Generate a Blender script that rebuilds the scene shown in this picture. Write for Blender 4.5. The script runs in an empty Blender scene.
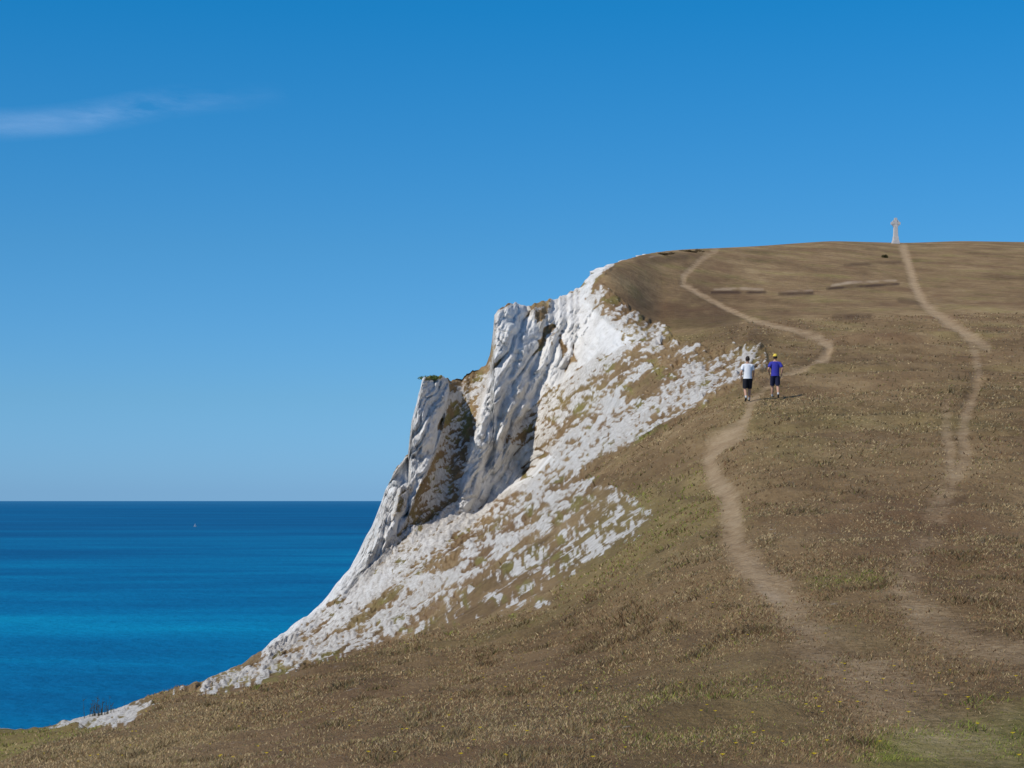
import bpy, bmesh, math, numpy as np
from mathutils import Vector, Matrix
rng=np.random.default_rng(7)
F=2000.0; E=499.5; SEA=-60.0
sc=bpy.context.scene
col=sc.collection

# ---------------------------------------------------------------- noise
def _h(ix,iy,iz,seed):
    n=(ix*374761393+iy*668265263+iz*1274126177+seed*974634777)&0xffffffff
    n=((n^(n>>13))*1274126177)&0xffffffff
    n=((n^(n>>15))*2246822519)&0xffffffff
    return ((n^(n>>16))&0xffffff)/float(0xffffff)
def vn(x,y,z=None,seed=0):
    x=np.asarray(x,float);y=np.asarray(y,float)
    x0=np.floor(x);y0=np.floor(y)
    fx=x-x0;fy=y-y0
    fx=fx*fx*(3-2*fx);fy=fy*fy*(3-2*fy)
    ix=x0.astype(np.int64);iy=y0.astype(np.int64)
    if z is None:
        fz=None;zs=((0,1.0),);iz=np.zeros_like(ix)
    else:
        z=np.zeros_like(x)+z;z0=np.floor(z);fz=z-z0;fz=fz*fz*(3-2*fz);iz=z0.astype(np.int64);zs=((0,1-fz),(1,fz))
    r=0
    for a in (0,1):
        for b in (0,1):
            for c,wz in zs:
                w=(fx if a else 1-fx)*(fy if b else 1-fy)*wz
                r=r+w*_h(ix+a,iy+b,iz+c,seed)
    return r
def fbm(x,y,z=None,o=4,seed=0,g=0.5):
    s=0;a=1;t=0
    for i in range(o):
        s=s+a*vn(np.asarray(x)*2**i,np.asarray(y)*2**i,None if z is None else np.asarray(z)*2**i,seed+i*17);t+=a;a*=g
    return s/t
def sst(a,b,x):
    t=np.clip((x-a)/(b-a),0,1);return t*t*(3-2*t)

# ---------------------------------------------------------------- terrain profile
T=np.array([(-300,745),(0,729),(45,727),(60,722),(100,713),(130,704),(160,693),(190,684),(215,676),(245,662),(262,652),(275,638),(300,620),
(325,598),(345,573),(360,550),(372,525),(380,505),(385,490),(398,468),(408,455),(411,425),(417,400),(422,380),(430,375),(441,375),(450,382),
(462,379),(475,371),(484,368),(490,357),(493,335),(494,316),(503,307),(517,303),(527,306),(540,304),(552,299),(565,295),(580,288),(592,274),
(605,266),(625,260),(645,254),(665,251),(690,249),(720,248),(760,246),(800,243),(830,241),(870,242),(905,243),(960,241),(1024,242),(1500,248)],float)
# px, K1,K2,A,B,C,D,E,F,G  each (py,d)
tab=[
(-500,(900,10),(850,13),(815,16),(830,25),(800,45),(780,60),(768,75),(750,85),(800,95)),
(-100,(880,11),(820,15),(778,20),(788,30),(770,47),(755,60),(748,72),(735,88),(800,98)),
(0,(863,12),(808,16),(766,22),(772,32),(756,48),(748,60),(740,73),(728,90),(800,100)),
(60,(852,12),(790,17),(745,25),(755,36),(742,50),(736,65),(731,80),(722,95),(800,105)),
(120,(840,12),(770,18),(722,29),(735,42),(724,60),(718,75),(712,90),(706,105),(790,115)),
(190,(828,12),(750,20),(697,33),(710,48),(701,65),(696,80),(691,98),(684,115),(780,125)),
(240,(820,12),(738,21),(685,37),(698,55),(689,78),(683,95),(676,112),(664,128),(770,138)),
(280,(813,12),(728,22),(674,40),(688,60),(676,86),(667,105),(655,126),(634,145),(750,155)),
(320,(808,12),(720,22),(662,42),(674,62),(665,90),(652,112),(633,138),(603,158),(740,168)),
(360,(802,12),(712,22),(654,44),(662,62),(656,88),(632,118),(592,152),(550,170),(720,180)),
(400,(797,12),(706,22),(645,46),(650,60),(642,85),(603,125),(545,166),(463,180),(700,190)),
(420,(794,12),(703,22),(640,47),(642,60),(632,85),(588,128),(520,174),(378,188),(680,198)),
(450,(789,12),(699,22),(630,48),(622,62),(603,88),(562,130),(516,180),(382,195),(680,205)),
(480,(785,12),(695,22),(620,48),(602,62),(577,88),(548,128),(512,185),(370,200),(660,210)),
(495,(782,12),(692,22),(612,48),(590,62),(562,88),(533,128),(497,188),(315,204),(640,214)),
(530,(779,12),(687,22),(596,48),(567,62),(537,85),(503,122),(470,190),(305,214),(600,226)),
(575,(776,12),(680,22),(570,47),(537,61),(502,82),(467,115),(425,178),(290,232),(500,245)),
(590,(775,12),(677,22),(560,47),(527,60),(492,80),(457,112),(412,172),(278,238),(275,252)),
(620,(773,12),(672,22),(540,46),(507,59),(472,78),(437,106),(390,160),(303,232),(261,290)),
(650,(771,12),(666,21),(522,45),(490,58),(455,75),(425,98),(378,142),(312,222),(253,340)),
(680,(770,12),(660,21),(508,44),(475,56),(440,72),(413,90),(370,132),(315,210),(250,400)),
(750,(768,12),(650,20),(500,40),(455,50),(420,66),(392,84),(350,125),(305,220),(246,520)),
(800,(767,12),(646,20),(503,38),(455,48),(420,62),(390,82),(350,125),(300,230),(243,620)),
(900,(765,12),(640,20),(508,36),(455,47),(415,63),(385,82),(345,125),(298,235),(243,750)),
(1024,(762,12),(634,20),(505,36),(450,47),(410,63),(380,84),(342,125),(296,240),(242,800)),
(1600,(755,12),(620,20),(490,36),(440,47),(400,63),(370,84),(335,125),(290,240),(248,800)),
]
tpx=np.array([r[0] for r in tab],float)
tpy=np.array([[k[0] for k in r[1:]] for r in tab],float)
td=np.array([[k[1] for k in r[1:]] for r in tab],float)
cols=np.concatenate([np.linspace(-500,-20,60,endpoint=False),np.arange(-20,180,2.0),np.arange(180,790,1.2),np.arange(790,1045,1.6),np.linspace(1045,1600,60)])
nc=len(cols)
fine=np.arange(-520,1620,1.0)
def smooth_interp(v,r):
    y=np.interp(fine,tpx,v)
    k=np.hanning(2*r+3)[1:-1];k/=k.sum()
    yp=np.pad(y,r,mode='edge')
    y=np.convolve(yp,k,'valid')
    return np.interp(cols,fine,y)
K=[];D=[]
for i in range(9):
    K.append(smooth_interp(tpy[:,i],22 if i<6 else 14))
    D.append(smooth_interp(td[:,i],22 if i<7 else 14))
K=np.array(K).T;D=np.array(D).T
Tc=np.interp(cols,T[:,0],T[:,1])
Ts=np.interp(fine,T[:,0],T[:,1]);kk=np.hanning(45);kk/=kk.sum();Ts=np.interp(cols,fine,np.convolve(np.pad(Ts,22,mode='edge'),kk,'valid'))
wT=sst(600,660,cols);Tc=Tc*(1-wT)+Ts*wT
jag=(fbm(cols/9.0,0*cols,None,4,3,.65)-0.5)*11*sst(372,400,cols)*(1-sst(570,610,cols))
jag+=(fbm(cols/14.0,0*cols+5,None,4,9)-0.5)*7*sst(200,280,cols)*(1-sst(372,400,cols))
jag+=(fbm(cols/7.0,0*cols+9,None,3,12)-0.5)*4*(1-sst(200,280,cols))
Tc=Tc+jag
isF=cols<=590
K[isF,7]=Tc[isF]
K[isF,6]=np.maximum(K[isF,6],K[isF,7]+4)
K[~isF,8]=Tc[~isF]
wr_=sst(588,665,cols)
K[~isF,7]=((Tc+.5)*(1-wr_)+K[:,7]*wr_)[~isF]
K[~isF,7]=np.maximum(K[~isF,7],K[~isF,8]+0.5)
gl=np.clip((590-cols)*3,0,140)
K[isF,8]=(Tc+gl)[isF]
D[:,8]=np.maximum(D[:,8],D[:,7]+8)
Z=(E-K)*D/F
d0=np.full(nc,1.5);z0=np.full(nc,-1.62)-0.05*np.clip((512-cols)/512,0,2)
zG=Z[:,8];dG=D[:,8]
w=sst(590,900,cols)
dH=dG+18+180*w; zH=np.where(isF,np.maximum(zG-22,-45),zG-10*w-20*(1-w)-4)
dI=dH+22+700*w; zI=np.full(nc,SEA-8)
DD=np.column_stack([d0,D,dH,dI]);ZZ=np.column_stack([z0,Z,zH,zI])
nk=DD.shape[1]
LD=np.log(DD);QQ=E-F*ZZ/DD
def slopes(XX,YY):
    h=np.diff(XX,axis=1);dl=np.diff(YY,axis=1)/h
    m=np.zeros_like(XX);m[:,0]=dl[:,0];m[:,-1]=dl[:,-1]
    for k in range(1,nk-1):
        a=dl[:,k-1];b=dl[:,k]
        w1=2*h[:,k]+h[:,k-1];w2=h[:,k]+2*h[:,k-1]
        with np.errstate(all='ignore'): v=(w1+w2)/(w1/a+w2/b)
        m[:,k]=np.where(a*b>0,v,0)
    return m
mq=slopes(LD,QQ);mz=slopes(DD,ZZ)
nseg=[24,80,110,36,40,50,70,150,90,14,12]
ds=[];zs=[]
def herm(t,hh,a,b,ma,mb):
    return (2*t**3-3*t**2+1)*a+(t**3-2*t**2+t)*hh*ma+(-2*t**3+3*t**2)*b+(t**3-t**2)*hh*mb
for k in range(nk-1):
    u=np.linspace(0,1,nseg[k],endpoint=(k==nk-2))[None,:]
    da=DD[:,k:k+1];db=DD[:,k+1:k+2]
    if k in (0,1,2): d=1/( (1-u)/da+u/db )
    elif k>=9: d=da+(db-da)*u
    else: d=da*(db/da)**u
    if k>=2 and k<9:
        hh=LD[:,k+1:k+2]-LD[:,k:k+1];t=(np.log(d)-LD[:,k:k+1])/hh
        q=herm(t,hh,QQ[:,k:k+1],QQ[:,k+1:k+2],mq[:,k:k+1],mq[:,k+1:k+2]);z=(E-q)*d/F
    else:
        hh=db-da;t=(d-da)/hh
        ma=mz[:,k:k+1] if k!=9 else 0*mz[:,k:k+1]
        z=herm(t,hh,ZZ[:,k:k+1],ZZ[:,k+1:k+2],ma,mz[:,k+1:k+2])
    ds.append(np.broadcast_to(d,(nc,nseg[k])));zs.append(z)
d=np.concatenate(ds,1);z=np.concatenate(zs,1);nr=d.shape[1]
PX=np.broadcast_to(cols[:,None],d.shape)
PY=E-F*z/d
X=(PX-512)/F*d;Y=d.copy();Zz=z.copy()
seg=np.concatenate([np.full(n,k) for k,n in enumerate(nseg)])
SEG=np.broadcast_to(seg[None,:],d.shape)
hidden=(SEG>=9)|((SEG==8)&(PX<590))

# ---------------------------------------------------------------- painting on the surface
def sdf(poly):
    p=np.array(poly,float);n=len(p)
    best=np.full(PX.shape,1e9);ins=np.zeros(PX.shape,bool)
    for i in range(n):
        a=p[i];b=p[(i+1)%n];e=b-a
        wx=PX-a[0];wy=PY-a[1]
        t=np.clip((wx*e[0]+wy*e[1])/(e@e+1e-9),0,1)
        best=np.minimum(best,(wx-t*e[0])**2+(wy-t*e[1])**2)
        c=((a[1]<=PY)&(b[1]>PY))|((b[1]<=PY)&(a[1]>PY))
        if abs(e[1])>1e-9: ins^=c&(PX<a[0]+(PY-a[1])/e[1]*e[0])
    s=np.sqrt(best);return np.where(ins,s,-s)
def pm(poly,f):return sst(-f,f,sdf(poly))
C=np.zeros(PX.shape)
def paint(poly,v,f):
    global C
    mk=pm(poly,f);C=C*(1-mk)+v*mk
vis=(~hidden)
paint([(560,470),(600,478),(660,512),(645,535),(590,565),(555,595),(520,615),(440,636),(360,655),(300,662),(360,620),(450,560),(520,520)],0.36,16)
paint([(455,512),(425,518),(400,548),(345,590),(275,640),(240,662),(175,694),(225,692),(290,675),(350,652),(400,628),(430,606),(490,566),(545,535),(585,495),(575,470),(500,492)],0.52,12)
paint([(450,515),(425,520),(400,548),(345,582),(275,636),(258,652),(290,648),(330,632),(370,600),(420,558),(465,530),(480,515)],0.78,8)
paint([(330,640),(400,598),(450,572),(455,580),(410,610),(345,645),(230,688),(200,692),(260,672)],0.60,8)
paint([(370,606),(430,562),(470,535),(510,515),(500,530),(440,572),(390,606),(330,640)],0.40,5)
paint([(600,395),(640,400),(690,365),(730,345),(762,350),(766,366),(745,384),(700,402),(640,432),(590,458),(545,484),(500,500),(490,470),(530,430),(560,405)],0.54,9)
paint([(510,490),(560,455),(600,440),(640,425),(700,395),(705,402),(650,432),(600,458),(550,486),(520,500)],0.62,6)
paint([(600,300),(640,322),(665,330),(705,350),(640,385),(600,400),(560,420),(520,440),(560,380)],0.46,10)
paint([(600,280),(660,250),(800,300),(760,345),(690,345),(650,325),(612,300)],0.05,8)
paint([(494,312),(517,298),(540,300),(565,290),(578,286),(590,296),(612,318),(655,330),(630,344),(600,366),(565,388),(535,414),(512,440),(540,446),(560,458),(540,475),(500,497),(478,513),(455,514),(458,480),(468,445),(478,405),(490,362)],0.95,7)
paint([(527,300),(552,298),(549,310),(541,328),(533,318)],0.3,3)
paint([(566,292),(590,264),(605,256),(628,252),(612,266),(596,280),(588,300)],0.90,4)
paint([(588,300),(600,285),(640,318),(668,330),(640,338),(612,325)],0.50,6)
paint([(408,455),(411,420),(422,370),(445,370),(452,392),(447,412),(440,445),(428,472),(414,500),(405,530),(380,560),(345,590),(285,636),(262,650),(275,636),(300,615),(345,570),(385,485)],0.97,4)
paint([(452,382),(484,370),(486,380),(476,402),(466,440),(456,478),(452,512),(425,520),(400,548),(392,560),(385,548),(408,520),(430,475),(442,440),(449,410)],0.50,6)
paint([(400,490),(412,488),(402,512),(392,520)],0.4,4)
paint([(44,728),(75,716),(110,706),(145,700),(157,709),(130,722),(90,732),(60,731)],0.70,5)
paint([(560,385),(600,355),(612,361),(572,396),(530,424),(506,446),(500,438)],0.58,5)
paint([(530,605),(552,599),(550,606),(535,612)],0.60,4)
paint([(560,572),(600,546),(645,518),(640,524),(600,554),(566,577)],0.55,5)
def crack(n,p=7):return (1-np.abs(2*n-1))**p
c,s=math.cos(math.radians(-56)),math.sin(math.radians(-56))
L=PX*c+PY*s;Q=-PX*s+PY*c
wq=(fbm(PX/40,PY/40,None,3,61)-0.5)*30
n1_=vn((Q+wq)/24,L/90,None,51);n2_=vn((Q+wq*1.3)/10,L/40,None,52);n3_=vn((Q+wq)/4.5,L/14,None,54)
Cs=C.copy()
C=C-np.where(C>.8,1,0)*(crack(n1_,5)*.34+crack(n2_,5)*.27)*sst(.42,.62,fbm(PX/26,PY/26,None,3,64))*1.3
def aniso(ang,a,b,o,seed):
    c,s=math.cos(ang),math.sin(ang)
    l=PX*c+PY*s;q=-PX*s+PY*c
    return fbm(l/a,q/b,None,o,seed,.62)
nA=aniso(math.radians(-38),34,8,5,21)
nB=aniso(math.radians(-30),11,3.4,4,33)
nC=fbm(PX/2.6,PY/2.0,None,2,35)
nn=((0.37*nA+0.37*nB+.26*nC)-0.5)*3.3
soft=np.where(Cs>.9,.16,.26)
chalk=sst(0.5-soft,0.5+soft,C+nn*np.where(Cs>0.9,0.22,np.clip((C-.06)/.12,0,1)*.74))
chalk=np.where(hidden&(SEG>=9)&(PX<720),sst(0.3,0.5,fbm(X/4,Y/4,Zz/1.5,4,5)),chalk)
chalk=np.where(hidden&(SEG==8),np.maximum(chalk,0.9),chalk)
C=Cs
scree=np.where(hidden,0.2,1-sst(.70,.93,C))

def pathmask(pts,wg=5):
    p=np.array(pts,float);best=np.full(PX.shape,-9.0)
    wig=(fbm(PX/20,PY/14,None,3,41)-0.5)*wg*sst(300,520,PY)
    for i in range(len(p)-1):
        a=p[i,:2];b=p[i+1,:2];e=b-a
        wx=PX+wig-a[0];wy=PY-a[1]
        t=np.clip((wx*e[0]+wy*e[1])/(e@e),0,1)
        dist=np.sqrt((wx-t*e[0])**2+(wy-t*e[1])**2)
        hw=p[i,2]*(1-t)+p[i+1,2]*t
        st=p[i,3]*(1-t)+p[i+1,3]*t
        best=np.maximum(best,st*(1-sst(0.1,1.7,dist/hw)))
    return np.clip(best,0,1)*vis
path1=pathmask([(716,250,3,.5),(700,260,3,.7),(684,275,3,.8),(683,284,3,.8),(700,294,2.6,.8),(722,306,2.6,.8),(750,319,2.6,.8),(790,330,3,.8),(818,337,4,.9),(830,345,4.5,1),(826,356,4,1),(808,366,3.2,.9),(788,375,3,.8),(765,388,3,.6),(750,402,4,.8),(747,418,6,.9),(735,432,8,.85),(715,446,8,.9),(708,460,8.5,.95),(716,480,10,.95),(728,500,10,.95),(733,520,10,.9),(733,540,12,.85),(745,562,14,.85),(765,582,16,.78),(785,600,18,.66),(800,622,22,.55),(830,655,30,.5),(870,685,36,.5),(930,715,42,.5),(1010,760,54,.42)],9)
path2=pathmask([(903,248,4.5,.8),(908,262,4,.9),(914,285,4.5,.95),(925,305,4.5,.9),(945,320,5,.9),(965,334,5,.9),(988,347,4,.75)])
path2b=pathmask([(972,342,4,.5),(978,365,5,.6),(976,390,6,.65),(966,412,6,.7),(962,435,7,.7),(966,460,6,.6),(940,500,14,.42),(925,540,17,.40),(900,580,20,.44),(915,615,24,.46),(960,640,24,.44),(1060,670,20,.4)],9)
path2c=pathmask([(948,400,4,.3),(945,430,6,.65),(950,460,6,.65),(955,475,6,.4)],8)
path2=np.maximum(path2,np.maximum(path2b,path2c))
scar=np.zeros(PX.shape)
for pts in ([(714,289.5,1.0,.5),(740,288.5,1.6,.8),(763,289.5,1.0,.5)],[(832,285.5,1.2,.7),(850,282.5,1.5,.9),(896,280.5,1.0,.7)],[(782,291.5,1,.4),(812,290.5,1,.4)],[(762,585,5,.5),(778,598,6,.6)],[(650,257,1,.6),(668,253,1,.6)]):
    scar=np.maximum(scar,pathmask(pts))
scar*=np.clip(fbm(PX/9,PY/3,None,3,87)*2.2-.3,0,1)
dark=np.zeros(PX.shape)
for pts in ([(780,294,2.0,.9),(812,293,2.0,.9)],[(835,318,3,.7),(870,317,3,.6)],[(712,292.5,1.8,1),(765,292,1.8,1)],[(828,288.5,1.6,1),(898,284,1.5,1)],[(925,503,3,.5),(965,501,3,.5)],[(845,265,1.6,.6),(900,262,1.6,.6)],[(900,300,3,.5),(930,303,3,.5)],[(640,262,5,.5),(700,255,3,.6)],[(615,300,8,.4),(700,310,28,.6),(760,340,12,.45)],[(660,490,5,.5),(700,498,5,.4)],[(785,628,5,.4),(810,633,4,.4)],[(560,520,16,.2),(640,480,14,.25),(700,440,12,.2)]):
    dark=np.maximum(dark,pathmask(pts))
dark=dark*np.clip(-.1+2.0*fbm(PX/12,PY/6,None,4,88),0,1)
green=pm([(860,770),(880,735),(930,718),(1040,705),(1100,780),(900,800)],26)*1.0
green=np.maximum(green,pm([(800,580),(860,572),(900,575),(860,585),(815,590)],6)*0.4)
green=np.maximum(green,pm([(600,500),(700,470),(740,520),(640,570),(560,600)],25)*0.4)
green=np.maximum(green,pm([(590,690),(760,660),(830,740),(640,775)],40)*0.25)
green=np.maximum(green,(1-sst(40,200,PX))*sst(0,8,Y-30)*0.6*vis)
green=np.maximum(green,pm([(418,384),(430,370),(450,372),(440,384)],3)*0.9)
green=np.maximum(green,sst(0.60,0.75,fbm(PX/16,PY/10,None,3,77))*(C>0.1)*0.8)
chalk=np.where(pm([(424,381),(430,366),(446,368),(441,379)],2)>0.5,0.0,chalk)

# ---------------------------------------------------------------- relief
cl=sst(0.25,0.8,C)*vis
butt=-3*pm([(492,300),(560,285),(575,320),(560,360),(520,420),(480,515),(452,518),(458,480),(470,440),(478,405),(488,362)],16)
butt+=-2.2*pm([(400,455),(411,370),(448,366),(452,392),(446,415),(432,475),(410,520),(340,590),(300,600)],8)
butt+=1.0*pm([(452,372),(484,360),(476,402),(462,450),(450,500),(428,515),(432,470),(446,420)],7)
for a_,b_,a2_,b2_ in ((522,330,478,500),(548,330,500,455),(572,312,520,430),(600,310,556,385)):
    e=np.array([a2_-a_,b2_-b_],float);ln_=np.hypot(*e);wx=PX-a_;wy=PY-b_
    off=(wx*e[1]-wy*e[0])/ln_+wq*.25
    inside=((wx*e[0]+wy*e[1])/ln_**2)
    butt+=1.2*np.exp(-(off/3.5)**2)*sst(-.05,.12,inside)*(1-sst(.85,1.05,inside))
bil=np.abs(2*vn((Q+wq)/13+7,L/40,None,55)-1)
c2,s2=math.cos(math.radians(28)),math.sin(math.radians(28))
L2=PX*c2+PY*s2;Q2=-PX*s2+PY*c2+(fbm(PX/25,PY/25,None,2,66)-.5)*14
x1=crack(vn(L2/34,Q2/12,None,57),6);x2=crack(vn(L2/14,Q2/5,None,59),5)
r3=fbm((Q+wq)/5,L/9,None,4,53,.7)-.5
r4=np.floor(fbm((Q+wq)/7,L2/12,None,2,56)*7)/7-.5
big=(fbm(PX/55+2,PY/70,None,3,58)-0.5)
solid=sst(0.6,0.95,C)*vis
sdet=solid*(1+.5*sst(560,590,PX))
dd=butt*vis+sdet*(1.1*crack(n1_)+.65*crack(n2_,5)+.3*crack(n3_,4)-.35*bil+0.5*x1+.3*x2-1.15*r3-1.2*r4)+solid*(1-.7*sst(575,600,PX))*big*6
dd*=sst(70,160,Y)
sc_=1+dd/np.maximum(d,1)
X=X*sc_;Y=Y*sc_;Zz=Zz*sc_
mixz=sst(.08,.25,C)*(1-solid)
Zz=Zz+mixz*vis*sst(50,90,d)*((1-chalk)*0.22+(nA-0.5)*1.2+(nB-0.5)*.9+(nC-.5)*.5)*np.clip(d/160,0.3,1)*sst(0,10,PY-np.where(isF|(cols<640),Tc,0)[:,None])
edge=sst(0,6,np.abs(PY-Tc[:,None]))
hum=(fbm(X/1.3,Y/1.3,None,3,81)-0.5)*0.12*(1-sst(60,140,d))+(fbm(X/6,Y/6,None,2,82)-0.5)*0.3*sst(20,80,d)*(1-sst(130,220,d))
Zz=Zz+hum*(1-cl)*vis*(0.15+0.85*edge)*np.clip(d/15,.4,2.5)*(1-0.8*np.maximum(path1,path2))
Zz=Zz-np.maximum(path1,path2)*0.04*np.clip(d/40,0.5,3)*vis
rough=hidden*(fbm(X/5,Y/5,Zz/5,4,91)-0.5)*4*(PX<700)*(SEG>=9)
X=X+rough

P=np.stack([X,Y,Zz],-1)
gu=np.gradient(P,axis=0);gv=np.gradient(P,axis=1)
N=np.cross(gu,gv);N/=np.linalg.norm(N,axis=-1,keepdims=True)+1e-12
if N[nc//2,50,2]<0:N=-N

# ---------------------------------------------------------------- material helpers
class NT:
    def __init__(s,name):
        s.m=bpy.data.materials.new(name);s.m.use_nodes=True;s.t=s.m.node_tree
        s.b=s.t.nodes['Principled BSDF'];s.out=s.t.nodes['Material Output']
    def n(s,ty,**k):
        x=s.t.nodes.new(ty)
        for a,v in k.items():setattr(x,a,v)
        return x
    def l(s,a,b):s.t.links.new(a,b)
    def noise(s,vec,scale,detail=4,rough=.5):
        x=s.n('ShaderNodeTexNoise');x.inputs['Scale'].default_value=scale;x.inputs['Detail'].default_value=detail;x.inputs['Roughness'].default_value=rough
        if vec is not None:s.l(vec,x.inputs['Vector'])
        return x.outputs['Fac']
    def ramp(s,fac,stops):
        x=s.n('ShaderNodeValToRGB');e=x.color_ramp.elements
        while len(e)<len(stops):e.new(0.5)
        for i,(p,c) in enumerate(stops):
            e[i].position=p;e[i].color=(*c,1) if len(c)==3 else c
        s.l(fac,x.inputs[0]);return x.outputs[0]
    def mix(s,f,a,b,bt='MIX'):
        x=s.n('ShaderNodeMix');x.data_type='RGBA';x.blend_type=bt
        for v,i in ((f,0),(a,6),(b,7)):
            if isinstance(v,(int,float)):x.inputs[i].default_value=v
            elif isinstance(v,tuple):x.inputs[i].default_value=(*v,1)
            else:s.l(v,x.inputs[i])
        return x.outputs[2]
    def math(s,op,a,b=None,clamp=False):
        x=s.n('ShaderNodeMath');x.operation=op;x.use_clamp=clamp
        for v,i in ((a,0),(b,1)):
            if v is None:continue
            if isinstance(v,(int,float)):x.inputs[i].default_value=v
            else:s.l(v,x.inputs[i])
        return x.outputs[0]
    def dot(s,v,vec):
        x=s.n('ShaderNodeVectorMath');x.operation='DOT_PRODUCT';s.l(v,x.inputs[0]);x.inputs[1].default_value=vec;return x.outputs['Value']
    def comb(s,a,b,c):
        x=s.n('ShaderNodeCombineXYZ');s.l(a,x.inputs[0]);s.l(b,x.inputs[1]);s.l(c,x.inputs[2]);return x.outputs[0]
    def map(s,v,scale):
        x=s.n('ShaderNodeMapping');x.inputs['Scale'].default_value=scale;s.l(v,x.inputs[0]);return x.outputs[0]
    def attr(s,nm,out='Fac'):
        x=s.n('ShaderNodeAttribute');x.attribute_name=nm;return x.outputs[out]
    def coord(s):return s.n('ShaderNodeTexCoord').outputs['Object']
    def bump(s,hgt,st,dist):
        x=s.n('ShaderNodeBump');x.inputs['Strength'].default_value=st;x.inputs['Distance'].default_value=dist
        s.l(hgt,x.inputs['Height']);return x
def simple(name,rgb,rough=.8,var=.15,scale=30):
    t=NT(name);o=t.coord();f=t.noise(o,scale)
    a=tuple(c*(1-var) for c in rgb);b=tuple(min(1,c*(1+var)) for c in rgb)
    t.l(t.ramp(f,[(.3,a),(.7,b)]),t.b.inputs['Base Color']);t.b.inputs['Roughness'].default_value=rough
    t.b.inputs['Specular IOR Level'].default_value=.25
    return t.m

t=NT('downland_ground');o=t.coord()
oy=t.map(o,(1,.22,1))
n1=t.noise(oy,.09,6,.62);n2=t.noise(t.map(o,(1,.4,1)),1.0,6,.72);n3=t.noise(o,9,5,.7);n4=t.noise(o,60,3,.6);n5=t.noise(oy,.35,5,.65)
f=t.math('ADD',t.math('MULTIPLY',n1,.66),t.math('MULTIPLY',n2,.58))
f=t.math('ADD',f,t.math('MULTIPLY',n3,.38))
f=t.math('ADD',f,t.math('MULTIPLY',n5,.36));f=t.math('ADD',f,t.math('MULTIPLY',n4,.18));f=t.math('MULTIPLY',f,.463)
gr=t.ramp(f,[(.39,(.105,.066,.034)),(.46,(.205,.132,.064)),(.53,(.295,.197,.098)),(.61,(.42,.30,.155))])
gg=t.ramp(f,[(.38,(.10,.10,.025)),(.5,(.23,.205,.06)),(.62,(.37,.30,.10))])
hu=t.noise(t.map(o,(1,.3,1)),.16,5,.6)
gr=t.mix(t.ramp(hu,[(.52,(0,0,0)),(.68,(.38,.38,.38))]),gr,gg)
gr=t.mix(t.ramp(hu,[(.32,(.6,.6,.6)),(.47,(0,0,0))]),gr,(.18,.10,.053))
c_=t.mix(t.math('MULTIPLY',t.attr('green'),t.math('MULTIPLY',n2,1.7),True),gr,gg)
c_=t.mix(t.attr('dark'),c_,(.080,.047,.027))
pc=t.ramp(t.math('ADD',t.math('MULTIPLY',n3,.5),t.math('MULTIPLY',n2,.5)),[(.35,(.32,.21,.115)),(.5,(.44,.31,.18)),(.65,(.55,.41,.26))])
pa_=t.attr('path')
pf=t.math('ADD',t.math('MULTIPLY',pa_,1.2),t.math('MULTIPLY',t.math('SUBTRACT',t.math('ADD',n3,t.math('ADD',n2,n5)),1.6),1.2))
pf=t.math('MULTIPLY',t.math('MULTIPLY',pf,1,True),t.math('MULTIPLY',pa_,4,True))
c_=t.mix(t.math('MULTIPLY',pf,.88),c_,pc)
c_=t.mix(t.math('MULTIPLY',t.attr('scar'),t.math('MULTIPLY',n2,1.8),True),c_,(.50,.38,.26))
bed=t.dot(o,(.83,.15,-.55));alo=t.dot(o,(.55,0,.83));yy=t.dot(o,(0,1,0))
bv=t.comb(t.math('MULTIPLY',bed,1.7),t.math('MULTIPLY',alo,.35),t.math('MULTIPLY',yy,.25))
bv2=t.comb(t.math('MULTIPLY',bed,.40),t.math('MULTIPLY',alo,.12),t.math('MULTIPLY',yy,.12))
s1=t.noise(bv,1.0,8,.72);s2=t.noise(o,2.6,7,.78);s3=t.noise(bv2,1.0,6,.65)
ckf=t.math('ADD',t.math('MULTIPLY',s1,.58),t.math('MULTIPLY',s2,.42))
ck=t.ramp(ckf,[(.36,(.42,.39,.34)),(.43,(.65,.62,.57)),(.50,(.80,.775,.73)),(.60,(.87,.85,.81))])
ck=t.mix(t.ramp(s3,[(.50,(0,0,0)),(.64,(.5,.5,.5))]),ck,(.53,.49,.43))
scm=t.math('MULTIPLY',t.attr('scree'),t.ramp(s2,[(.38,(1,1,1)),(.60,(.28,.28,.28))]))
ck=t.mix(t.math('MULTIPLY',scm,.72),ck,(.40,.34,.27))
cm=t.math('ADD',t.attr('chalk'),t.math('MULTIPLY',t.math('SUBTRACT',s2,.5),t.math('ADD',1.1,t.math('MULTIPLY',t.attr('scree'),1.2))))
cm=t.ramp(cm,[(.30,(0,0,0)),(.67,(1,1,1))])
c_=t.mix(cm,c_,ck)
t.l(c_,t.b.inputs['Base Color']);t.b.inputs['Roughness'].default_value=.95;t.b.inputs['Specular IOR Level'].default_value=.1
b1=t.bump(t.math('ADD',t.math('MULTIPLY',s1,1.0),t.math('MULTIPLY',s2,.8)),.7,.42)
b2=t.bump(t.math('ADD',n3,t.math('MULTIPLY',n4,.3)),.45,.08);t.l(b1.outputs[0],b2.inputs['Normal'])
t.l(b2.outputs[0],t.b.inputs['Normal'])
terr=t.m

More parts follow.
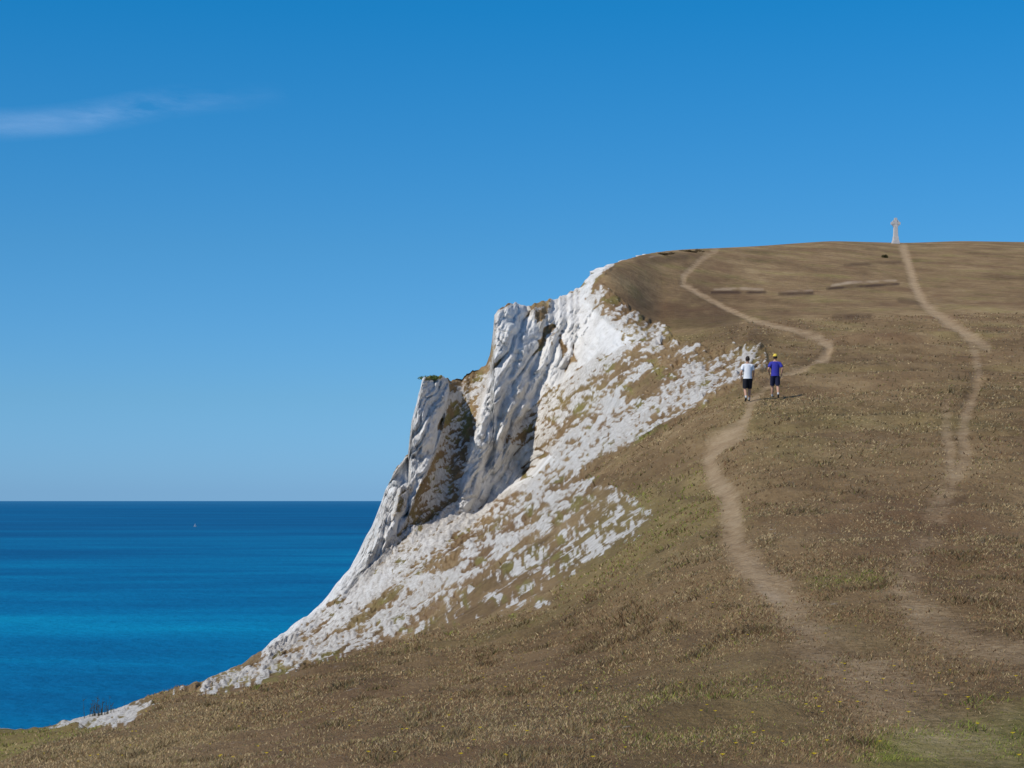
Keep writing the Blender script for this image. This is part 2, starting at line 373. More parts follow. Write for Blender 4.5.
# ---------------------------------------------------------------- terrain meshes
def avg(a):return (a[:-1,:-1]+a[1:,:-1]+a[1:,1:]+a[:-1,1:])/4
idx=np.arange(nc*nr).reshape(nc,nr)
quads=np.stack([idx[:-1,:-1],idx[1:,:-1],idx[1:,1:],idx[:-1,1:]],-1)
a1=avg(path1);a2=avg(path2);ac=avg(C)
lab=np.zeros(a1.shape,int)
lab[ac>0.12]=1
lab[avg(hidden.astype(float)*(PX<700))>.5]=1
lab[a1>.15]=2;lab[(a2>.15)&(a2>a1)]=3
fl=dict(chalk=chalk,path=np.maximum(path1,path2),green=green,dark=dark,scar=scar,scree=scree)
def sub(name,sel):
    q=quads[sel];u,inv=np.unique(q.ravel(),return_inverse=True)
    me=bpy.data.meshes.new(name);co=P.reshape(-1,3)[u]
    me.vertices.add(len(u));me.vertices.foreach_set('co',co.ravel())
    me.loops.add(len(inv));me.loops.foreach_set('vertex_index',inv.astype(np.int32).ravel())
    nf=len(q);me.polygons.add(nf);me.polygons.foreach_set('loop_start',np.arange(nf,dtype=np.int32)*4)
    me.update(calc_edges=True)
    for k,v in fl.items():
        at=me.attributes.new(k,'FLOAT','POINT');at.data.foreach_set('value',v.reshape(-1)[u].astype(np.float32))
    me.polygons.foreach_set('use_smooth',np.ones(nf,bool))
    me.materials.append(terr)
    me.normals_split_custom_set_from_vertices(N.reshape(-1,3)[u].tolist())
    ob=bpy.data.objects.new(name,me);col.objects.link(ob);return ob
sub('grass_hillside',lab==0);sub('chalk_cliff',lab==1);sub('footpath',lab==2);sub('footpath.001',lab==3)

# ---------------------------------------------------------------- surface lookup
PYf=E-F*Zz/Y
def ground(px,py):
    i=int(np.argmin(np.abs(cols-px)))
    v=np.where((~hidden[i])&(PYf[i]<=py))[0]
    j=v[0] if len(v) else int(np.argmin(np.where(hidden[i],1e9,PYf[i])))
    a,b=P[i,j-1],P[i,j]
    return Vector(((a+b)/2).tolist())

# ---------------------------------------------------------------- grass blades
def tri_mesh(name,V,colr,mat):
    n=len(V)//3
    me=bpy.data.meshes.new(name);me.vertices.add(len(V));me.vertices.foreach_set('co',V.astype(np.float32).ravel())
    me.loops.add(len(V));me.loops.foreach_set('vertex_index',np.arange(len(V),dtype=np.int32))
    me.polygons.add(n);me.polygons.foreach_set('loop_start',np.arange(n,dtype=np.int32)*3);me.update(calc_edges=True)
    at=me.attributes.new('Col','FLOAT_COLOR','POINT');at.data.foreach_set('color',np.repeat(np.column_stack([colr,np.ones(n)]),3,0).astype(np.float32).ravel())
    me.materials.append(mat);ob=bpy.data.objects.new(name,me);col.objects.link(ob);return ob
t=NT('grass_blades')
dfb=t.n('ShaderNodeBsdfDiffuse');tlb=t.n('ShaderNodeBsdfTranslucent');cA=t.attr('Col','Color');t.l(cA,dfb.inputs[0]);t.l(cA,tlb.inputs[0])
mxb=t.n('ShaderNodeMixShader');mxb.inputs[0].default_value=.35;t.l(dfb.outputs[0],mxb.inputs[1]);t.l(tlb.outputs[0],mxb.inputs[2]);t.l(mxb.outputs[0],t.out.inputs[0])
bladem=t.m
def scatter(n,jmin,jmax,hmin,hmax,seed):
    r=np.random.default_rng(seed)
    pxs=r.uniform(-60,1120,n);fi=np.interp(pxs,cols,np.arange(nc));fj=r.uniform(jmin,jmax,n)
    i=fi.astype(int);j=fj.astype(int);a=(fi-i)[:,None];b=(fj-j)[:,None]
    i=np.clip(i,0,nc-2)
    p=(P[i,j]*(1-a)+P[i+1,j]*a)*(1-b)+(P[i,j+1]*(1-a)+P[i+1,j+1]*a)*b
    pa=np.maximum(path1,path2)[i,j];ch=C[i,j];hd=hidden[i,j]
    clump=fbm(p[:,0]*1.5,p[:,1]*.8,None,3,seed)
    tuft=sst(.60,.74,fbm(p[:,0]*2.2,p[:,1]*1.0,None,3,seed+5))
    keep=(r.random(n)>pa*1.5)&(ch<.15+.15*r.random(n))&(~hd)&(r.random(n)<sst(.3,.6,clump)+.2+tuft*.5)
    p=p[keep];i=i[keep];j=j[keep];clump=clump[keep];tuft=tuft[keep];n=len(p)
    dist=p[:,1];hgt=r.uniform(hmin,hmax,n)*(0.55+clump+1.0*tuft)*np.clip(dist/20,.75,6)**.5
    th=r.uniform(0,2*math.pi,n);wd=np.clip(dist/F*.9,.005,1)*r.uniform(.5,1.3,n)
    dx=np.column_stack([np.cos(th),np.sin(th)*.5,np.zeros(n)])*wd[:,None]
    ln=np.column_stack([r.normal(0,.7,n)+.2,r.normal(0,.7,n),np.ones(n)])*hgt[:,None]
    base=p-np.array([0,0,.01])
    V=np.stack([base-dx,base+dx,base+ln],1).reshape(-1,3)
    straw=np.array([.55,.41,.22]);br=np.array([.34,.225,.112]);ol=np.array([.29,.25,.09]);rd=np.array([.30,.175,.092])
    k=r.random(n)[:,None]+(fbm(p[:,0]*.25,p[:,1]*.12,None,3,seed+9)-.5)[:,None]*.8;g=green[i,j][:,None]
    cc=np.where(k<.35,straw,np.where(k<.72,br,np.where(k<.84,ol,rd)))*(1-.34*tuft[:,None])
    cc=np.where(r.random(n)[:,None]<g*.78,np.array([.29,.31,.065]),cc)*r.uniform(.7,1.3,n)[:,None]
    return V,cc
j1=24;jA=24+80+110
v1,c1=scatter(380000,j1-8,jA,.014,.037,101)
v2,c2_=scatter(90000,jA,jA+36+40+50,.016,.040,102)
v3,c3=scatter(30000,jA+126,jA+126+70+90,.018,.04,103)
tri_mesh('grass',np.vstack([v1,v2,v3]),np.vstack([c1,c2_,c3]),bladem)

r=np.random.default_rng(5);V=[];cc=[]
for k in range(170):
    px=r.uniform(30,1020);py=r.uniform(668,766) if k<130 else r.uniform(600,690)
    if px<400 and py<700:continue
    g=ground(px,py)
    rad=.011+.007*r.random();h=.03+.04*r.random()
    q=np.array(g)+np.array([0,0,h])
    for e in range(6):
        a0=e*math.pi/3;a1_=a0+.8
        V+= [q,q+np.array([math.cos(a0)*rad,math.sin(a0)*rad-.002,rad*.5]),q+np.array([math.cos(a1_)*rad,math.sin(a1_)*rad-.002,rad*.5])];cc.append((.80,.60,.03))
    V+=[np.array(g)+np.array([-.003,0,0]),np.array(g)+np.array([.003,0,0]),q];cc.append((.1,.11,.03))
tri_mesh('wildflowers',np.array(V),np.array(cc),bladem)

def bush(name,g,w,h,n,colr,seed,blade=.12,up=.5):
    r=np.random.default_rng(seed);V=[];cc=[]
    g=np.array(g)
    lobes=[(r.normal(0,.35),r.normal(0,.3),r.uniform(.1,.9)) for _ in range(9)]
    for k in range(n):
        lx,ly,lz=lobes[k%9]
        v=r.normal(0,1,3);v/=np.linalg.norm(v);v*=r.uniform(.2,.42)
        q=g+np.array([(lx+v[0])*w*.6,(ly+v[1])*w*.6,max(-.05,lz*.5+v[2]*.8)*h])
        dr=r.normal(0,1,3)+np.array([0,0,up]);dr/=np.linalg.norm(dr);sd=np.cross(dr,r.normal(0,1,3));sd/=np.linalg.norm(sd)
        b=blade*r.uniform(.6,1.3);V+=[q-sd*b*.35,q+sd*b*.35,q+dr*b];cc.append(np.array(colr)*r.uniform(.5,1.5))
    for k in range(9):
        lx,ly,lz=lobes[k];q=g+np.array([lx*w*.6,ly*w*.6,lz*.5*h]);V+=[g+np.array([-.03*w,0,-.1]),g+np.array([.03*w,0,-.1]),q];cc.append((.05,.035,.02))
    return tri_mesh(name,np.array(V),np.array(cc),bladem)
g_=ground(886,258)
bush('shrub',g_,6*g_.y/F,4*g_.y/F,400,(.07,.065,.03),1,1.3*g_.y/F)
bush('shrub.001',ground(433,380),2.0,.55,600,(.15,.19,.06),2,.2)
g_=ground(690,252)
bush('shrub.002',g_,16*g_.y/F,2.6*g_.y/F,500,(.12,.085,.045),3,1.2*g_.y/F)
g_=ground(664,255)
bush('shrub.003',g_,16*g_.y/F,2.6*g_.y/F,500,(.12,.085,.045),4,1.2*g_.y/F)
def weeds(name,g,n,h,spread,seed):
    r=np.random.default_rng(seed);V=[];cc=[];g=np.array(g)
    for k in range(n):
        b=g+np.array([r.normal(0,spread),r.normal(0,spread),-.05]);hh=h*r.uniform(.4,1.05)
        top=b+np.array([r.normal(0,.12)*hh,r.normal(0,.1)*hh,hh]);w_=.014
        V+=[b-np.array([w_,0,0]),b+np.array([w_,0,0]),top];cc.append((.07,.06,.03))
        for e in range(6):
            q=b+(top-b)*r.uniform(.35,1);dr=np.array([r.normal(0,.6),r.normal(0,.6),.8])*hh*.16
            V+=[q,q+np.array([0,0,.03]),q+dr];cc.append((.08,.07,.03))
    return tri_mesh(name,np.array(V),np.array(cc),bladem)
weeds('dry_weeds',ground(97,716),24,1.0,.28,1)
weeds('dry_weeds.001',ground(108,714),12,.6,.4,2)
weeds('dry_weeds.002',ground(207,686),10,.45,.8,3)
weeds('dry_weeds.003',ground(953,392),8,.25,.25,4)
weeds('dry_weeds.004',ground(962,378),8,.25,.25,6)

# ---------------------------------------------------------------- sea
t=NT('sea_water');o=t.coord()
sep=t.n('ShaderNodeSeparateXYZ');t.l(o,sep.inputs[0])
ysc=t.n('ShaderNodeMapping');ysc.inputs['Scale'].default_value=(.45,1,1);ysc.inputs['Location'].default_value=(300,150,0);t.l(o,ysc.inputs[0]);om=ysc.outputs[0]
big_=t.noise(om,1/420.,7,.62);mid=t.noise(om,1/70.,6,.65);huge=t.noise(om,1/9000.,4,.5)
f=t.math('ADD',t.math('MULTIPLY',big_,.60),t.math('MULTIPLY',mid,.22));f=t.math('ADD',f,t.math('MULTIPLY',huge,.18))
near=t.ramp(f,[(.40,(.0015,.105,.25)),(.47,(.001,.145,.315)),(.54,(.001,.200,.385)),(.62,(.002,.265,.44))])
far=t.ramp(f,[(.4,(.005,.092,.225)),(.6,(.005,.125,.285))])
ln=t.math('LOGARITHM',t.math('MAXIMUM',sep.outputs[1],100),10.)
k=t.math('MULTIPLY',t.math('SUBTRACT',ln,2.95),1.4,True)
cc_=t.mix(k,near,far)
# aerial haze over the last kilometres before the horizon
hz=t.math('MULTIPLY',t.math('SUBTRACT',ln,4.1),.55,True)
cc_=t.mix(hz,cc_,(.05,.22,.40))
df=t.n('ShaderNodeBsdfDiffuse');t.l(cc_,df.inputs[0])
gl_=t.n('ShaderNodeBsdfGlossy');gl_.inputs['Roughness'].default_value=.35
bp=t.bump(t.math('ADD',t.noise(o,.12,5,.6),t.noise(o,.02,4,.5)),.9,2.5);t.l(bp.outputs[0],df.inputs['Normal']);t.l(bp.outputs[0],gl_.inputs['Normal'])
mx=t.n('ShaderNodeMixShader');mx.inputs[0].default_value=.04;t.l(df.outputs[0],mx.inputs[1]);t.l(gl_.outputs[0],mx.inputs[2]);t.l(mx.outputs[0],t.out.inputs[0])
bm=bmesh.new()
rings=[0.1,300,1000,3000,10000,30000,80000];prev=None
for R in rings:
    vs=[bm.verts.new((R*math.cos(a*math.pi/90),R*math.sin(a*math.pi/90),SEA)) for a in range(180)]
    if prev:
        for q in range(180):bm.faces.new((prev[q],vs[q],vs[(q+1)%180],prev[(q+1)%180]))
    prev=vs
me=bpy.data.meshes.new('sea');bm.to_mesh(me);bm.free();me.materials.append(t.m)
so=bpy.data.objects.new('sea',me);col.objects.link(so)

# ---------------------------------------------------------------- generic mesh helper
def mk(name,bm,mat,parent=None,smooth=False):
    me=bpy.data.meshes.new(name);bmesh.ops.recalc_face_normals(bm,faces=bm.faces);bm.to_mesh(me);bm.free()
    if mat:me.materials.append(mat)
    if smooth:
        for p in me.polygons:p.use_smooth=True
    ob=bpy.data.objects.new(name,me);col.objects.link(ob)
    if parent:ob.parent=parent
    return ob
def empty(name,loc,rz=0):
    e=bpy.data.objects.new(name,None);col.objects.link(e);e.location=loc;e.rotation_euler=(0,0,rz);return e
bx=(195-512)/F;bd=60*F/(527-E)
boat=empty('sailing_boat',(bx*bd,bd,SEA),.6)
wm=simple('boat_white',(.7,.7,.68))
bm=bmesh.new()
secs=[(-4.5,.9,.9),(-2,1.3,.9),(1,1.3,1.0),(3.5,.7,1.1),(5,.05,1.25)];pr=None
for x,w_,h_ in secs:
    vs=[bm.verts.new(v) for v in ((x,-w_,h_),(x,-w_*.7,-.2),(x,w_*.7,-.2),(x,w_,h_))]
    if pr:
        for q in range(4):bm.faces.new((pr[q],vs[q],vs[(q+1)%4],pr[(q+1)%4]))
    pr=vs
mk('hull',bm,wm,boat)
bm=bmesh.new()
for tri in (((.3,0,1.6),(-3,.4,1.8),(.3,0,8)),((.7,0,1.4),(3.9,0,1.4),(.7,.1,7.5))):
    bm.faces.new([bm.verts.new(v) for v in tri])
mk('sails',bm,wm,boat)
bm=bmesh.new();bmesh.ops.create_cone(bm,cap_ends=True,segments=8,radius1=.1,radius2=.06,depth=8.5,matrix=Matrix.Translation((.5,0,4.5)));mk('mast',bm,wm,boat)

# ---------------------------------------------------------------- monument
st=simple('monument_stone',(.56,.52,.48),.85,.12,2)
g=ground(896,243.6)
mo=empty('stone_cross_monument',(g.x,g.y,g.z-.5),.1)
S=g.y/F
hh=(243.6-218)*S+.5
def box(bm,cx,cy,z0,z1,w0,w1,d0_,d1_):
    v=[bm.verts.new((cx+sx*w0/2,cy+sy*d0_/2,z0)) for sx,sy in((-1,-1),(1,-1),(1,1),(-1,1))]+[bm.verts.new((cx+sx*w1/2,cy+sy*d1_/2,z1)) for sx,sy in((-1,-1),(1,-1),(1,1),(-1,1))]
    for f_ in ((0,1,2,3),(4,5,6,7),(0,1,5,4),(1,2,6,5),(2,3,7,6),(3,0,4,7)):bm.faces.new([v[q] for q in f_])
bm=bmesh.new();z=0
for w_,h_ in((7.2*S,.8),(6.6*S,.4),(6.0*S,.4)):
    box(bm,0,0,z,z+h_,w_,w_,w_,w_);z+=h_
box(bm,0,0,z,z+1.2,5.3*S,4.9*S,5.0*S,4.6*S);z+=1.2
bmesh.ops.bevel(bm,geom=bm.edges[:],offset=.04,segments=1,affect='EDGES')
mk('stepped_base',bm,st,mo)
ct=hh-5.5*S
bm=bmesh.new()
box(bm,0,0,z,ct-2.2*S,4.4*S,3.8*S,3.6*S,2.8*S);bmesh.ops.bevel(bm,geom=bm.edges[:],offset=.05,segments=1,affect='EDGES');mk('shaft',bm,st,mo)
bm=bmesh.new()
box(bm,0,0,ct-2.2*S,hh,3.0*S,2.8*S,2*S,1.8*S);box(bm,-3.2*S,0,ct-1.3*S,ct+1.3*S,3.2*S,3.2*S,1.7*S,1.7*S);box(bm,3.2*S,0,ct-1.3*S,ct+1.3*S,3.2*S,3.2*S,1.7*S,1.7*S)
mk('cross_head',bm,st,mo)
bm=bmesh.new();n=32;vs=[]
for q in range(n):
    a=q*2*math.pi/n
    vs.append([bm.verts.new((R*S*math.cos(a),y_*S,ct+R*S*math.sin(a))) for R,y_ in((2.9,-.6),(3.9,-.6),(3.9,.6),(2.9,.6))])
for q in range(n):
    for e in range(4):bm.faces.new((vs[q][e],vs[q][(e+1)%4],vs[(q+1)%n][(e+1)%4],vs[(q+1)%n][e]))
mk('ring',bm,st,mo)

# ---------------------------------------------------------------- walkers
skin=simple('skin',(.48,.27,.18),.6,.06);black=simple('black_cloth',(.018,.018,.024),.9,.2);white=simple('white_cotton',(.78,.78,.80),.9,.04)
blue=simple('blue_cotton',(.045,.045,.33),.9,.1);navy=simple('navy_cloth',(.02,.022,.055),.9,.2);hairm=simple('dark_hair',(.03,.02,.014),.7,.3,80)
capm=simple('yellow_cap',(.72,.52,.07),.8,.06);shoe=simple('shoe',(.03,.03,.03),.7,.2);sockm=simple('sock',(.5,.5,.5),.9,.1);eyem=simple('eye',(.02,.015,.012),.3,.05)
def person(name,loc,rz,shirt,shorts,cap,arms,lead,scale):
    root=empty(name,loc,rz);root.scale=(scale,)*3
    vs=[];ed=[];rad=[]
    def v(p,r_,par=None):
        vs.append(p);rad.append(r_ if isinstance(r_,tuple) else (r_,r_))
        if par is not None:ed.append((par,len(vs)-1))
        return len(vs)-1
    pel=v((0,0,.95),(.150,.115));w1=v((0,.0,1.08),(.138,.10),pel);ch=v((0,.01,1.26),(.158,.115),w1);up=v((0,0,1.41),(.13,.10),ch);nk_=v((0,0,1.50),(.058,.058),up);hd=v((0,.015,1.60),(.058,.06),nk_)
    roots=[pel];limb={}
    for s_ in(-1,1):
        sh=v((s_*.165,-.005,1.425),(.066,.066),up)
        el,wr,pa=arms[s_]
        mid=v(tuple((Vector((s_*.18,0,1.40))*.5+Vector(el)*.5)),(.05,.05),sh)
        e_=v(el,(.042,.042),mid);f_=v(tuple(Vector(el)*.6+Vector(wr)*.4),(.040,.040),e_);w_=v(wr,(.026,.024),f_);p_=v(pa,(.034,.02),w_)
        dr=(Vector(pa)-Vector(wr)).normalized()
        side=Vector((0,1,0))-dr*dr.y;side.normalize()
        inn=Vector((-s_,0,0))
        for q,(of,ln_) in enumerate(((-.027,.062),(-.009,.075),(.009,.08),(.027,.072))):
            b=Vector(pa)+side*of+dr*.01
            a_=v(tuple(b),(.010,.010));roots.append(a_)
            b2=v(tuple(b+dr*ln_*.55+inn*.005),(.009,.009),a_);v(tuple(b+dr*ln_+inn*.022),(.008,.008),b2)
        b=Vector(wr)*.55+Vector(pa)*.45+side*.02
        a_=v(tuple(b),(.012,.012));roots.append(a_);b2=v(tuple(b+side*.03+dr*.03),(.011,.011),a_);v(tuple(b+side*.04+dr*.06+inn*.008),(.009,.009),b2)
        fwd=(s_==lead)
        hp=v((s_*.085,0,.88),(.098,.10),pel)
        if fwd: kn=(s_*.10,.17,.50);an=(s_*.10,.26,.09);toe=(s_*.115,.43,.045)
        else: kn=(s_*.10,.02,.49);an=(s_*.10,-.25,.15);toe=(s_*.115,-.10,.04)
        th=v(tuple(Vector((s_*.09,0,.88))*.5+Vector(kn)*.5),(.086,.088),hp)
        k_=v(kn,(.056,.058),th);cf=v(tuple(Vector(kn)*.65+Vector(an)*.35+Vector((0,-.02,0))),(.056,.06),k_);an_=v(an,(.036,.038),cf)
        v(toe,(.042,.032),an_);limb[s_]=(kn,an)
    me=bpy.data.meshes.new('body');me.from_pydata(vs,ed,[])
    ob=bpy.data.objects.new('body',me);col.objects.link(ob)
    md=ob.modifiers.new('s','SKIN');md.use_smooth_shade=True
    sv=me.skin_vertices[0].data
    for q,r_ in enumerate(rad):sv[q].radius=r_;sv[q].use_root=q in roots
    sb=ob.modifiers.new('u','SUBSURF');sb.levels=2;sb.render_levels=2
    dg=bpy.context.evaluated_depsgraph_get();dg.update()
    m2=bpy.data.meshes.new_from_object(ob.evaluated_get(dg));ob.modifiers.clear();ob.data=m2;m2.name='body'
    m2.materials.clear()
    for m_ in(skin,shirt,shorts,sockm,shoe):m2.materials.append(m_)
    for p in m2.polygons:
        c=p.center;x,y,z_=c;p.use_smooth=True;mi=0
        s_=1 if x>0 else -1
        elz=arms[s_][0][2];arm=abs(x)>.175
        if z_>1.49 and abs(x)<.09:mi=0
        elif z_>.97:
            if arm and abs(x)>.19: mi=1 if z_>elz+.07 else 0
            else: mi=1
            if arm and z_<elz+.07 and abs(x)>.19:mi=0
        elif z_>.55 and abs(x)<.215 and not (abs(x)>.185): mi=2
        elif z_<.55:
            kn,an=limb[s_]
            if z_<an[2]+.02: mi=4
            elif z_<an[2]+.10: mi=3
        p.material_index=mi
    ob.parent=root
    bm=bmesh.new();bmesh.ops.create_uvsphere(bm,u_segments=32,v_segments=24,radius=1)
    for q in bm.verts:
        x,y,z_=q.co
        fx=.076*(1-.18*max(0,-z_)**1.5);fy=.098
        if z_<0 and y<0:fy=.088
        ny=y*fy
        if y>.5:
            ny+=.022*math.exp(-((x/.16)**2+((z_+.12)/.2)**2))
            ny-=.008*(math.exp(-(((abs(x)-.38)/.18)**2+((z_-.05)/.14)**2)))
            ny+=.006*math.exp(-((x/.3)**2+((z_+.5)/.08)**2))
            ny+=.010*math.exp(-((x/.35)**2+((z_+.82)/.2)**2))
        q.co=(x*fx,ny+.02,1.66+z_*.118)
    mk('head',bm,skin,root,True)
    bm=bmesh.new()
    for s_ in(-1,1):
        bmesh.ops.create_uvsphere(bm,u_segments=10,v_segments=8,radius=1,matrix=Matrix.Translation((s_*.079,.012,1.655))@Matrix.Diagonal((.010,.018,.030,1)))
    mk('ears',bm,skin,root,True)
    bm=bmesh.new()
    for s_ in(-1,1):bmesh.ops.create_uvsphere(bm,u_segments=10,v_segments=8,radius=.010,matrix=Matrix.Translation((s_*.03,.104,1.665)))
    mk('eyes',bm,eyem,root,True)
    bm=bmesh.new();bmesh.ops.create_uvsphere(bm,u_segments=8,v_segments=6,radius=1,matrix=Matrix.Translation((0,.108,1.60))@Matrix.Diagonal((.022,.008,.005,1)));mk('mouth',bm,simple('lips',(.4,.16,.12)),root,True)
    bm=bmesh.new();bmesh.ops.create_uvsphere(bm,u_segments=32,v_segments=24,radius=1)
    for q in bm.verts:
        x,y,z_=q.co;n_=1+.04*math.sin(x*31+z_*17)*math.sin(y*23)
        q.co=(x*.084*n_,y*.105*n_+.012,1.672+z_*.120*n_)
    dl_=[q for q in bm.verts if (q.co.y>.03 and q.co.z<1.725) or q.co.z<1.60+max(0,q.co.y*.6)]
    bmesh.ops.delete(bm,geom=dl_,context='VERTS');mk('hair',bm,hairm,root,True)
    if cap:
        bm=bmesh.new();bmesh.ops.create_uvsphere(bm,u_segments=32,v_segments=24,radius=1)
        for q in bm.verts:
            x,y,z_=q.co;q.co=(x*.094,y*.115+.012,1.695+z_*.112)
        bmesh.ops.delete(bm,geom=[q for q in bm.verts if q.co.z<1.69],context='VERTS');mk('cap_crown',bm,capm,root,True)
        bm=bmesh.new();pr=None
        for q in range(13):
            a=math.pi*q/12;i_=bm.verts.new((.09*math.cos(a),.012+.11*math.sin(a),1.70));o_=bm.verts.new((.085*math.cos(a),.03+.175*math.sin(a),1.69))
            if pr:bm.faces.new((pr[0],i_,o_,pr[1]))
            pr=(i_,o_)
        mk('cap_peak',bm,capm,root,True)
    def tube(nm,a,b,r0,r1,mat):
        a=Vector(a);b=Vector(b);ax=(b-a).normalized();u=ax.orthogonal().normalized();w_=ax.cross(u)
        bm=bmesh.new();R=[]
        for k_ in range(6):
            t_=k_/5;c=a.lerp(b,t_);r_=r0+(r1-r0)*t_
            R.append([bm.verts.new(c+(u*math.cos(q*math.pi/8)+w_*math.sin(q*math.pi/8))*r_*(1+.05*math.sin(q*2.3+k_))) for q in range(16)])
        for k_ in range(5):
            for q in range(16):bm.faces.new((R[k_][q],R[k_][(q+1)%16],R[k_+1][(q+1)%16],R[k_+1][q]))
        return mk(nm,bm,mat,root,True)
    for s_ in(-1,1):
        el=Vector(arms[s_][0]);shp=Vector((s_*.165,0,1.43))
        tube('sleeve',shp,shp.lerp(el,.68),.07,.068,shirt)
        kn=Vector(limb[s_][0]);hp=Vector((s_*.085,0,.9))
        tube('short_leg',hp,hp.lerp(kn,.86),.112,.092,shorts)
    bm=bmesh.new();R=[]
    for k_,(zz,rx,ry) in enumerate(((1.44,.15,.10),(1.30,.175,.122),(1.12,.165,.115),(.98,.165,.125),(.91,.168,.132))):
        R.append([bm.verts.new((rx*(1+.02*math.sin(q*1.7+k_*2))*math.cos(q*math.pi/12),ry*math.sin(q*math.pi/12),zz)) for q in range(24)])
    for k_ in range(4):
        for q in range(24):bm.faces.new((R[k_][q],R[k_][(q+1)%24],R[k_+1][(q+1)%24],R[k_+1][q]))
    mk('tshirt',bm,shirt,root,True)
    return root
g1=ground(747.5,402);g2=ground(775,398.5)
armA={-1:((-.245,-.06,1.17),(-.255,.05,.95),(-.25,.09,.875)),1:((.245,.05,1.17),(.25,.20,1.0),(.245,.255,.945))}
armB={-1:((-.275,-.09,1.19),(-.235,.07,1.02),(-.21,.13,.97)),1:((.285,-.06,1.19),(.25,.04,.97),(.24,.08,.90))}
person('man_walking',(g1.x,g1.y,g1.z-.02),.05,white,black,False,armA,1,1.02)
person('man_walking.001',(g2.x,g2.y,g2.z-.02),-.05,blue,navy,True,armB,-1,1.0)

# ---------------------------------------------------------------- thin cirrus streak
t=NT('cirrus');uv=t.n('ShaderNodeAttribute');uv.attribute_name='dens'
o=t.coord();mp=t.n('ShaderNodeMapping');mp.inputs['Scale'].default_value=(.00025,.0003,.0025);mp.inputs['Rotation'].default_value=(0,.12,0);t.l(o,mp.inputs[0])
nz=t.noise(mp.outputs[0],1.0,8,.62)
al=t.math('MULTIPLY',uv.outputs['Fac'],t.math('MULTIPLY',t.math('SUBTRACT',nz,.34,True),.50),True)
tr=t.n('ShaderNodeBsdfTransparent');tl=t.n('ShaderNodeBsdfTranslucent');tl.inputs[0].default_value=(.9,.9,.9,1)
d2=t.n('ShaderNodeBsdfDiffuse');d2.inputs[0].default_value=(.9,.9,.9,1)
ad=t.n('ShaderNodeAddShader');t.l(tl.outputs[0],ad.inputs[0]);t.l(d2.outputs[0],ad.inputs[1])
mx=t.n('ShaderNodeMixShader');t.l(al,mx.inputs[0]);t.l(tr.outputs[0],mx.inputs[1]);t.l(ad.outputs[0],mx.inputs[2]);t.l(mx.outputs[0],t.out.inputs[0])
CD=42000.;cl_pts=[(-260,132,8),(-120,130,7),(-20,126,5),(30,124,4.6),(80,119,4.4),(130,110,4.2),(165,103,4),(200,99,3.6),(240,97,3),(290,94,2)]
V=[];dn=[];Fc=[]
cp=np.array(cl_pts,float);xs=np.linspace(-260,290,111)
for q,x_ in enumerate(xs):
    yc=np.interp(x_,cp[:,0],cp[:,1]);hw=np.interp(x_,cp[:,0],cp[:,2])*1.4
    for e in range(-5,6):
        V.append(((x_-512)/F*CD,CD+e*250,(E-(yc+hw*e/5))/F*CD));dn.append(max(0,1-(e/5)**2)**1.5*np.interp(x_,[-260,60,140,190,290],[.7,.7,.9,.6,0]))
for q in range(110):
    for e in range(10):
        b=q*11+e;Fc.append((b,b+11,b+12,b+1))
me=bpy.data.meshes.new('cloud');me.from_pydata(V,[],Fc);at=me.attributes.new('dens','FLOAT','POINT');at.data.foreach_set('value',np.array(dn,np.float32))
me.materials.append(t.m);co_=bpy.data.objects.new('cloud',me);col.objects.link(co_)
for p in me.polygons:p.use_smooth=True

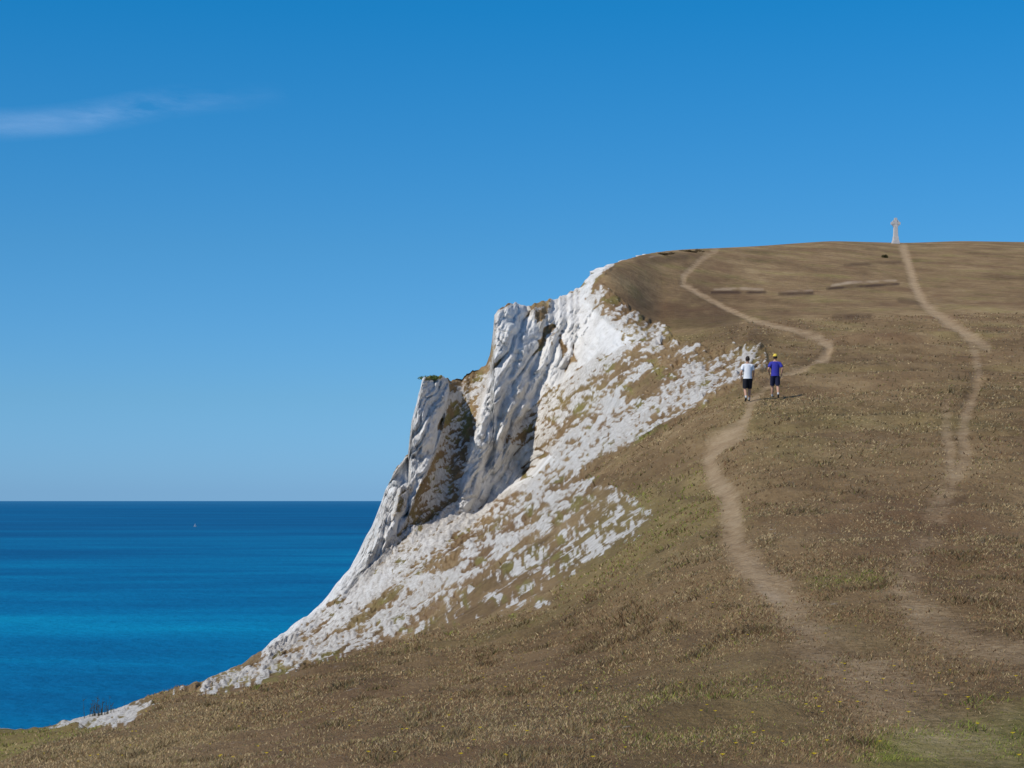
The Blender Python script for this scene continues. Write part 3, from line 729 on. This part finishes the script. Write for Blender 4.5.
# ---------------------------------------------------------------- light, sky, camera
el=math.radians(46);hx,hy=-.81,-.58;hl=math.hypot(hx,hy);hx/=hl;hy/=hl
S_=Vector((hx*math.cos(el),hy*math.cos(el),math.sin(el)))
ld=bpy.data.lights.new('sun','SUN');ld.energy=3.8;ld.angle=math.radians(.53);ld.color=(1,.955,.88)
lo=bpy.data.objects.new('sun',ld);col.objects.link(lo);lo.rotation_euler=S_.to_track_quat('Z','Y').to_euler()
wd=bpy.data.worlds.new('World');sc.world=wd;wd.use_nodes=True;nt=wd.node_tree;nt.nodes.clear()
wo=nt.nodes.new('ShaderNodeOutputWorld');bg=nt.nodes.new('ShaderNodeBackground');sk=nt.nodes.new('ShaderNodeTexSky')
sk.sky_type='NISHITA';sk.sun_disc=False;sk.sun_elevation=el;sk.sun_rotation=math.atan2(hx,hy)%(2*math.pi)
sk.air_density=1.0;sk.dust_density=.3;sk.ozone_density=3.0;sk.altitude=100
tc=nt.nodes.new('ShaderNodeTexCoord');sx=nt.nodes.new('ShaderNodeSeparateXYZ');nt.links.new(tc.outputs['Generated'],sx.inputs[0])
mxz=nt.nodes.new('ShaderNodeMath');mxz.operation='MAXIMUM';mxz.inputs[1].default_value=.004;nt.links.new(sx.outputs[2],mxz.inputs[0])
cb=nt.nodes.new('ShaderNodeCombineXYZ');nt.links.new(sx.outputs[0],cb.inputs[0]);nt.links.new(sx.outputs[1],cb.inputs[1]);nt.links.new(mxz.outputs[0],cb.inputs[2]);nt.links.new(cb.outputs[0],sk.inputs[0])
rp=nt.nodes.new('ShaderNodeValToRGB');er=rp.color_ramp.elements
stops=[(0,(.38,.80,1.70)),(.05,(.36,.76,1.30)),(.125,(.27,.77,1.19)),(.24,(.075,.80,1.26)),(.42,(.25,.75,1.15)),(.75,(.75,.92,1.1))]
while len(er)<len(stops):er.new(.5)
for q,(p_,c_) in enumerate(stops):er[q].position=p_;er[q].color=(c_[0]/1.7,c_[1]/1.7,c_[2]/1.7,1)
rp.color_ramp.interpolation='LINEAR'
nt.links.new(mxz.outputs[0],rp.inputs[0])
mm=nt.nodes.new('ShaderNodeMix');mm.data_type='RGBA';mm.blend_type='MULTIPLY';mm.inputs[0].default_value=1
nt.links.new(sk.outputs[0],mm.inputs[6]);nt.links.new(rp.outputs[0],mm.inputs[7])
bg.inputs[1].default_value=.15
nt.links.new(mm.outputs[2],bg.inputs[0]);nt.links.new(bg.outputs[0],wo.inputs[0])
cd=bpy.data.cameras.new('camera');cd.sensor_width=36;cd.lens=36*F/1024;cd.shift_y=(E-384)/1024;cd.clip_start=.1;cd.clip_end=200000
co=bpy.data.objects.new('camera',cd);col.objects.link(co);co.rotation_euler=(math.pi/2,0,0);sc.camera=co
sc.view_settings.view_transform='Standard';sc.view_settings.look='None';sc.view_settings.exposure=0
